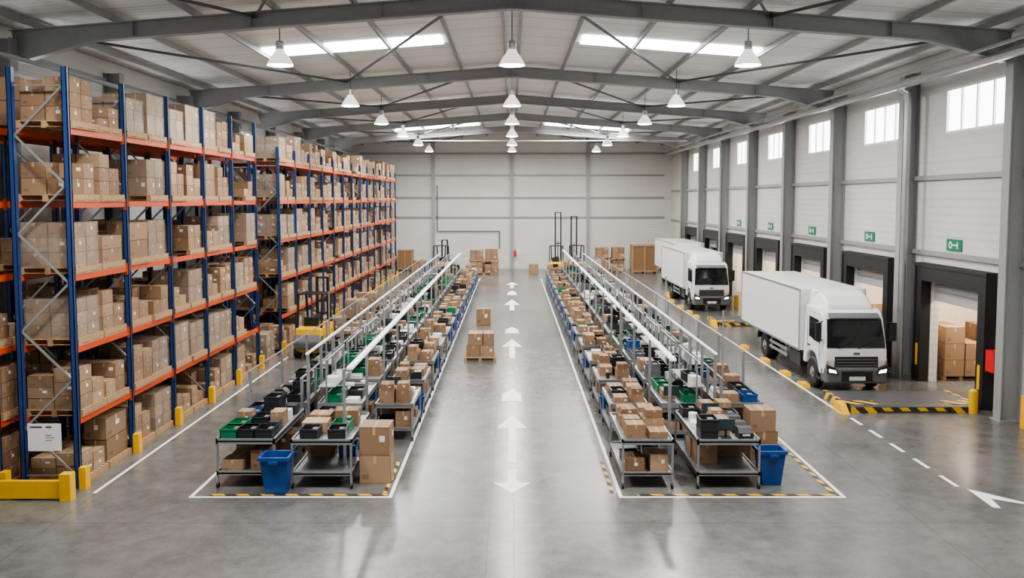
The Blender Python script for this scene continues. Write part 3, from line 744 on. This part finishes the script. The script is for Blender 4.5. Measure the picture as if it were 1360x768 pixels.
def item(x, y, z, kind, near):
    rz = U(-.1, .1)
    if kind in CR:
        if near: ob('plastic_crate', CR[kind], (x, y, z), rz=rz, label=kind + ' plastic crate on a packing bench', cat='crate', group=kind + ' plastic crates')
        else:
            mi = {'black': 0, 'green': 1, 'blue': 2, 'grey': 3}[kind]
            M = Matrix.Translation((x, y, z)) @ Matrix.Rotation(rz, 4, 'Z')
            farX.box((0, 0, .03), (.33, .42, .06), mi, M)
            for a in (-1, 1): farX.box((a * .16, 0, .1), (.02, .42, .2), mi, M); farX.box((0, a * .2, .1), (.33, .02, .2), mi, M)
            farX.box((.05, .05, .1), (.12, .18, .1), random.choice([0, 3, 4]), M)
        return
    if not near:
        if kind in ('white', 'paper', 'roll'): farX.box((x, y, z + .08), (.26, .3, .16), 4)
        elif kind == 'monitor': farX.box((x, y, z + .25), (.34, .03, .22), 0); farX.box((x, y, z + .08), (.05, .05, .16), 0)
        else: farX.box((x, y, z + .1), (.27, .26, .2), 0)
        return
    if kind == 'printer': ob('label_printer', PRT, (x, y, z), rz=random.choice([1.57, 0, 3.14]), label='black label printer on a packing bench', cat='printer', group='label printers')
    elif kind == 'monitor': ob('monitor', MON, (x, y, z), rz=rz, label='black flat monitor on a stand on a packing bench', cat='monitor', group='bench monitors')
    elif kind == 'roll': ob('tape_roll', ROLL, (x, y, z), label='white roll standing on a packing bench', cat='roll', group='tape rolls')
    elif kind == 'paper': ob('paper_stack', PAPS, (x, y, z), rz=rz, label='stack of white paper on a packing bench', cat='paper', group='paper stacks')
    elif kind == 'scanner': ob('hand_scanner', SCN, (x, y, z), rz=U(0, 6), label='black hand scanner on a packing bench', cat='scanner', group='hand scanners')
    elif kind == 'white': ob('white_box', MB().box((0, 0, .1), (U(.2, .28), U(.24, .34), .2)).mesh('white_box', M_PAPER), (x, y, z), rz=rz, label='white card box on a packing bench', cat='box', group='white card boxes')
KW = [34, 14, 5, 9, 18, 5, 5, 9, 8, 13]
KN = ['black', 'green', 'blue', 'grey', 'printer', 'monitor', 'roll', 'paper', 'scanner', 'white']
def dress(cx, cy, w, l, h, near, theme, risex=None, big=False):
    nx = max(2, int((w - .08) / (.44 if big else .34))); ny = max(2, int((l - .08) / (.48 if big else .42)))
    run = None
    th = theme * U(.55, 1.35) if theme < .6 else theme
    for i in range(nx):
        for j in range(ny):
            x = cx - w / 2 + .06 + (i + .5) * (w - .12) / nx; y = cy - l / 2 + .06 + (j + .5) * (l - .12) / ny
            r = R()
            if r < th:
                cw = (w - .12) / nx - .01; cl = (l - .12) / ny - .01; sx, sy, sz = cw * U(.75, .99), cl * U(.7, .98), U(.14, .32)
                carton(x, y, h, (sx, sy, sz), U(-.05, .05))
                if R() < .22: carton(x, y, h + sz, (sx * .85, sy * .85, U(.1, .18)), U(-.1, .1))
            elif r < .93:
                if run is None or R() < .6: run = random.choices(KN, KW)[0]
                item(x, y, h, run, near)
                if run in ('black', 'blue', 'grey') and R() < .2: item(x, y, h + .2, run, near)
    for i in range(2):
        for j in range(max(2, int(l / .52))):
            y = cy - l / 2 + .28 + j * .5
            if y > cy + l / 2 - .2: break
            if R() < .75:
                x = cx + (i - .5) * w * .48
                if R() < .75: carton(x, y, .30, (w * U(.34, .45), U(.36, .47), U(.18, .45)), U(-.04, .04), 'brown cardboard carton on the lower shelf of a bench')
                else: item(x, y, .30, random.choice(['black', 'blue', 'grey']), near)
    if risex is not None:
        for j in range(int(l / .46)):
            if R() < .6: item(risex, cy - l / 2 + .32 + j * .44, h + .40, random.choice(['black', 'green', 'white', 'printer', 'paper', 'black']), near)
# floor cartons first
carton(-2.66, 16.75, 0, (.60, .62, .56), .03, 'large brown carton standing on the floor at the aisle edge', 'floor cartons')
carton(-2.66, 16.75, .56, (.58, .6, .55), -.02, 'large brown carton stacked on another at the aisle edge', 'floor cartons')
carton(-1.25, 37.9, 0, (.62, .62, .72), .02, 'brown carton standing alone in the central aisle', 'floor cartons')
carton(1.6, 64.2, 0, (.7, .7, .7), 0, 'brown carton standing alone near the end wall', 'floor cartons')
for (x, z, s) in ((-1.32, .14, .45), (-.85, .14, .47), (-1.25, .54, .5), (-.8, .54, .36)):
    carton(x, 29.6, z, (s, .8, .4), 0, 'brown carton on a pallet in the central aisle', 'floor cartons')
ob('pallet', PAL, (-1.08, 29.6, 0), label='wooden pallet lying in the central aisle', cat='pallet')
for k, c in enumerate(DOORB[:3]):
    for i in range(3):
        for j in range(2 if k == 0 else 1):
            for q in range(3 if i != 1 else 2):
                carton(HW + .82 + i * .63, c + 2.0 + j * .66, .14 + q * .5, (.6, .62, .5), 0, 'brown carton stacked inside the loading dock', 'cartons inside the docks')
    for xx in (1.07, 2.2):
        ob('pallet', PAL, (HW + xx, c + 2.25, 0), label='wooden pallet under cartons inside the loading dock', cat='pallet', group='dock pallets')

def bin_mesh():
    b = MB(); n = 4
    def ring(w, l, z): return [(-w, -l, z), (w, -l, z), (w, l, z), (-w, l, z)]
    A, B = ring(.17, .15, 0), ring(.24, .21, .66); I = ring(.22, .19, .66); J = ring(.16, .14, .08)
    O, O2 = ring(.265, .235, .66), ring(.265, .235, .60); B2 = ring(.235, .205, .60)
    for P, Q in ((A, B), (O2, O), (O, I), (I, J), (B2, O2)):
        for i in range(4):
            j = (i + 1) % 4; b.face([P[i], P[j], Q[j], Q[i]])
    b.face(J); b.face(A[::-1])
    b.bb(-.08, .08, -.275, -.235, .56, .6)
    return b.mesh('waste_bin', M_BLUEP)
BIN = bin_mesh()
def bin_(x, y, s=1): ob('waste_bin', BIN, (x, y, 0), sc=(s, s, s), label='blue plastic waste bin with flared rim beside a bench', cat='waste bin', group='blue waste bins')
bin_(-4.42, 15.98, 1.1); bin_(5.0, 16.5, 1.05)

# first row
H0 = .92
bench(-5.08, 17.4, 1.12, 2.4, H0, True); dress(-5.08, 17.4, 1.12, 2.4, H0, True, .04)
bench(-3.62, 17.2, 1.16, 2.1, H0, True); dress(-3.62, 17.2, 1.16, 2.1, H0, True, .6, big=True)
bench(2.58, 17.2, .98, 2.1, H0, True); dress(2.58, 17.2, .98, 2.1, H0, True, .97, big=True)
bench(4.12, 17.3, 1.2, 2.3, H0, True); dress(4.12, 17.3, 1.2, 2.3, H0, True, .3)
carton(5.3, 18.3, 0, (.6, .6, .6), .1, 'large brown carton standing beside a bench', 'floor cartons')
carton(5.3, 18.3, .6, (.55, .55, .45), .0, 'brown carton stacked on another beside a bench', 'floor cartons')
rows = 15
for r in range(rows):
    y = 20.15 + r * 2.62
    near = r < 4
    for s in (-1, 1):
        ox = 0 if s < 0 else -.02
        bench(s * 5.12 + ox, y, 1.05, 2.05, H0, near, -s * .4 if r % 2 else 0); dress(s * 5.12, y, 1.05, 2.05, H0, near, .26)
        bench(s * 3.85 + ox, y, 1.0, 2.15, H0, near, s * .3); dress(s * 3.85 - s * .04, y, .92, 2.15, H0, near, .25, s * 4.15 + ox)
        bench(s * 2.68 + ox, y + .1, .86, 1.75, .84, near, 0, 'low grey steel trolley stacked with cartons at the aisle edge'); dress(s * 2.68, y + .1, .86, 1.75, .84, near, .66, big=r % 2 == 0)
        if r % 2 == 1 or r > 5: bin_(s * 2.42, y - 1.13, .85)
        if r % 3 == 1: bin_(s * 5.35, y - 1.3, .8)
if farC.v: ob('carton', farC.mesh('far_cartons', M_CARD), label='many small brown cartons covering the distant packing benches', cat='cardboard box', kind='stuff')
ob('plastic_crate', farX.mesh('far_crates', M_BLKP, M_GREEN, M_BLUEP, M_GREY, M_PAPER), label='many black, green and blue crates on the distant benches', cat='crate', kind='stuff')

# overhead rails
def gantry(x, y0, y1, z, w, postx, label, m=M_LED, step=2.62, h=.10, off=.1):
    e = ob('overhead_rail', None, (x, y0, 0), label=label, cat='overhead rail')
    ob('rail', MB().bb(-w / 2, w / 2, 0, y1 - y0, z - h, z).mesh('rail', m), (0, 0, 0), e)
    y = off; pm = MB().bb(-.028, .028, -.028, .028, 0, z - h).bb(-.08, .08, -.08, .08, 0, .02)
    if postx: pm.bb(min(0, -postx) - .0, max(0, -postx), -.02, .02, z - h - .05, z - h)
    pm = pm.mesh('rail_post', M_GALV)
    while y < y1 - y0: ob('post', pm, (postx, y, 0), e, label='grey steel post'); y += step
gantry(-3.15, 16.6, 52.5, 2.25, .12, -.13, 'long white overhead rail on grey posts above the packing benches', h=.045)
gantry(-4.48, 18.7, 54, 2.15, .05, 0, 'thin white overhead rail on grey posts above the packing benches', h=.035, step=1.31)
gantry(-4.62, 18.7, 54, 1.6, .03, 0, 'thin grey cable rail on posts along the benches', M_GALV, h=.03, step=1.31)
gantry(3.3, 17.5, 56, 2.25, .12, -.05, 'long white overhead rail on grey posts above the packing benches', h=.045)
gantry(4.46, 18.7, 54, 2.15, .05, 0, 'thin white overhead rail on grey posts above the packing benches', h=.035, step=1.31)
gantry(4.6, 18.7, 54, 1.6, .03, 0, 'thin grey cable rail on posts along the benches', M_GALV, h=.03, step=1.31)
gantry(-5.75, 18.7, 56, 1.75, .03, 0, 'thin grey cable rail on posts along the benches', M_GALV, h=.03)
gantry(5.78, 21.3, 56, 1.75, .03, 0, 'thin grey cable rail on posts along the benches', M_GALV, h=.03)
for (x, y, h) in ((-3.4, 24.0, 2.9), (-5.4, 26.5, 2.8), (-4.3, 31.5, 3.0), (-3.2, 36, 2.9), (4.95, 20.6, 2.9), (3.2, 24.4, 2.7), (5.0, 28.3, 3.0), (4.4, 34.5, 3.0), (3.2, 40, 3.0)):
    ob('steel_pole', MB().tube((0, 0, 0), (0, 0, h), .022, 8).bb(-.07, .07, -.07, .07, 0, .02).mesh('steel_pole', M_GALV), (x, y - .0 + (1.31 - ((y - 18.84) % 2.62)), 0), label='slim bare grey steel pole standing between the benches', cat='pole', group='slim steel poles')

# back-wall goods
def stackd(x, y, i, j):
    load((x, y, 0), i, False, group='pallet loads near the end wall')
    if j is not None:
        load((x, y, .14 + max(q[2] + q[5] for q in VAR[i][0])), j, False, group='pallet loads near the end wall')
stackd(-2.6, 63.5, 1, 4); stackd(-1.5, 63.5, 2, 1); stackd(-2.1, 65.2, 4, None)
stackd(6.8, 65.5, 5, 4); stackd(8.0, 65.5, 7, 1); stackd(-7.0, 65.5, 10, None)
cm = MB().bb(-.9, .9, -.6, .6, .12, 2.1, 1)
for x in (-.9, 0, .9): cm.bb(x - .05, x + .05, -.63, .63, 0, 2.12, 0)
for z in (.12, 2.02): cm.bb(-.95, .95, -.64, .64, z, z + .09, 0)
cm = cm.mesh('shipping_crate', M_WOOD, M_PLY)
ob('shipping_crate', cm, (9.9, 65.0, 0), label='large brown wooden shipping crate by the end wall', cat='crate')
ob('shipping_crate', cm, (-8.3, 67.4, 0), sc=(.6, .9, .75), label='brown wooden shipping crate beyond the racking', cat='crate')

# ------------------------------------------------------------------ world & camera
w = bpy.data.worlds.new('World'); bpy.context.scene.world = w; w.use_nodes = True
bg = w.node_tree.nodes['Background']; bg.inputs[0].default_value = (.95, .97, 1, 1); bg.inputs[1].default_value = .42
try:
    bpy.context.scene.view_settings.look = 'AgX - Medium High Contrast'
except Exception as ex: print(ex)
cam = bpy.data.cameras.new('Camera'); cam.sensor_width = 36; cam.lens = 30.44; cam.shift_y = -.0301; cam.clip_end = 300
co = bpy.data.objects.new('Camera', cam); COL.objects.link(co)
co.location = (0, 0, 5.5); co.rotation_euler = (math.radians(90 - 3.88), 0, 0)
bpy.context.scene.camera = co
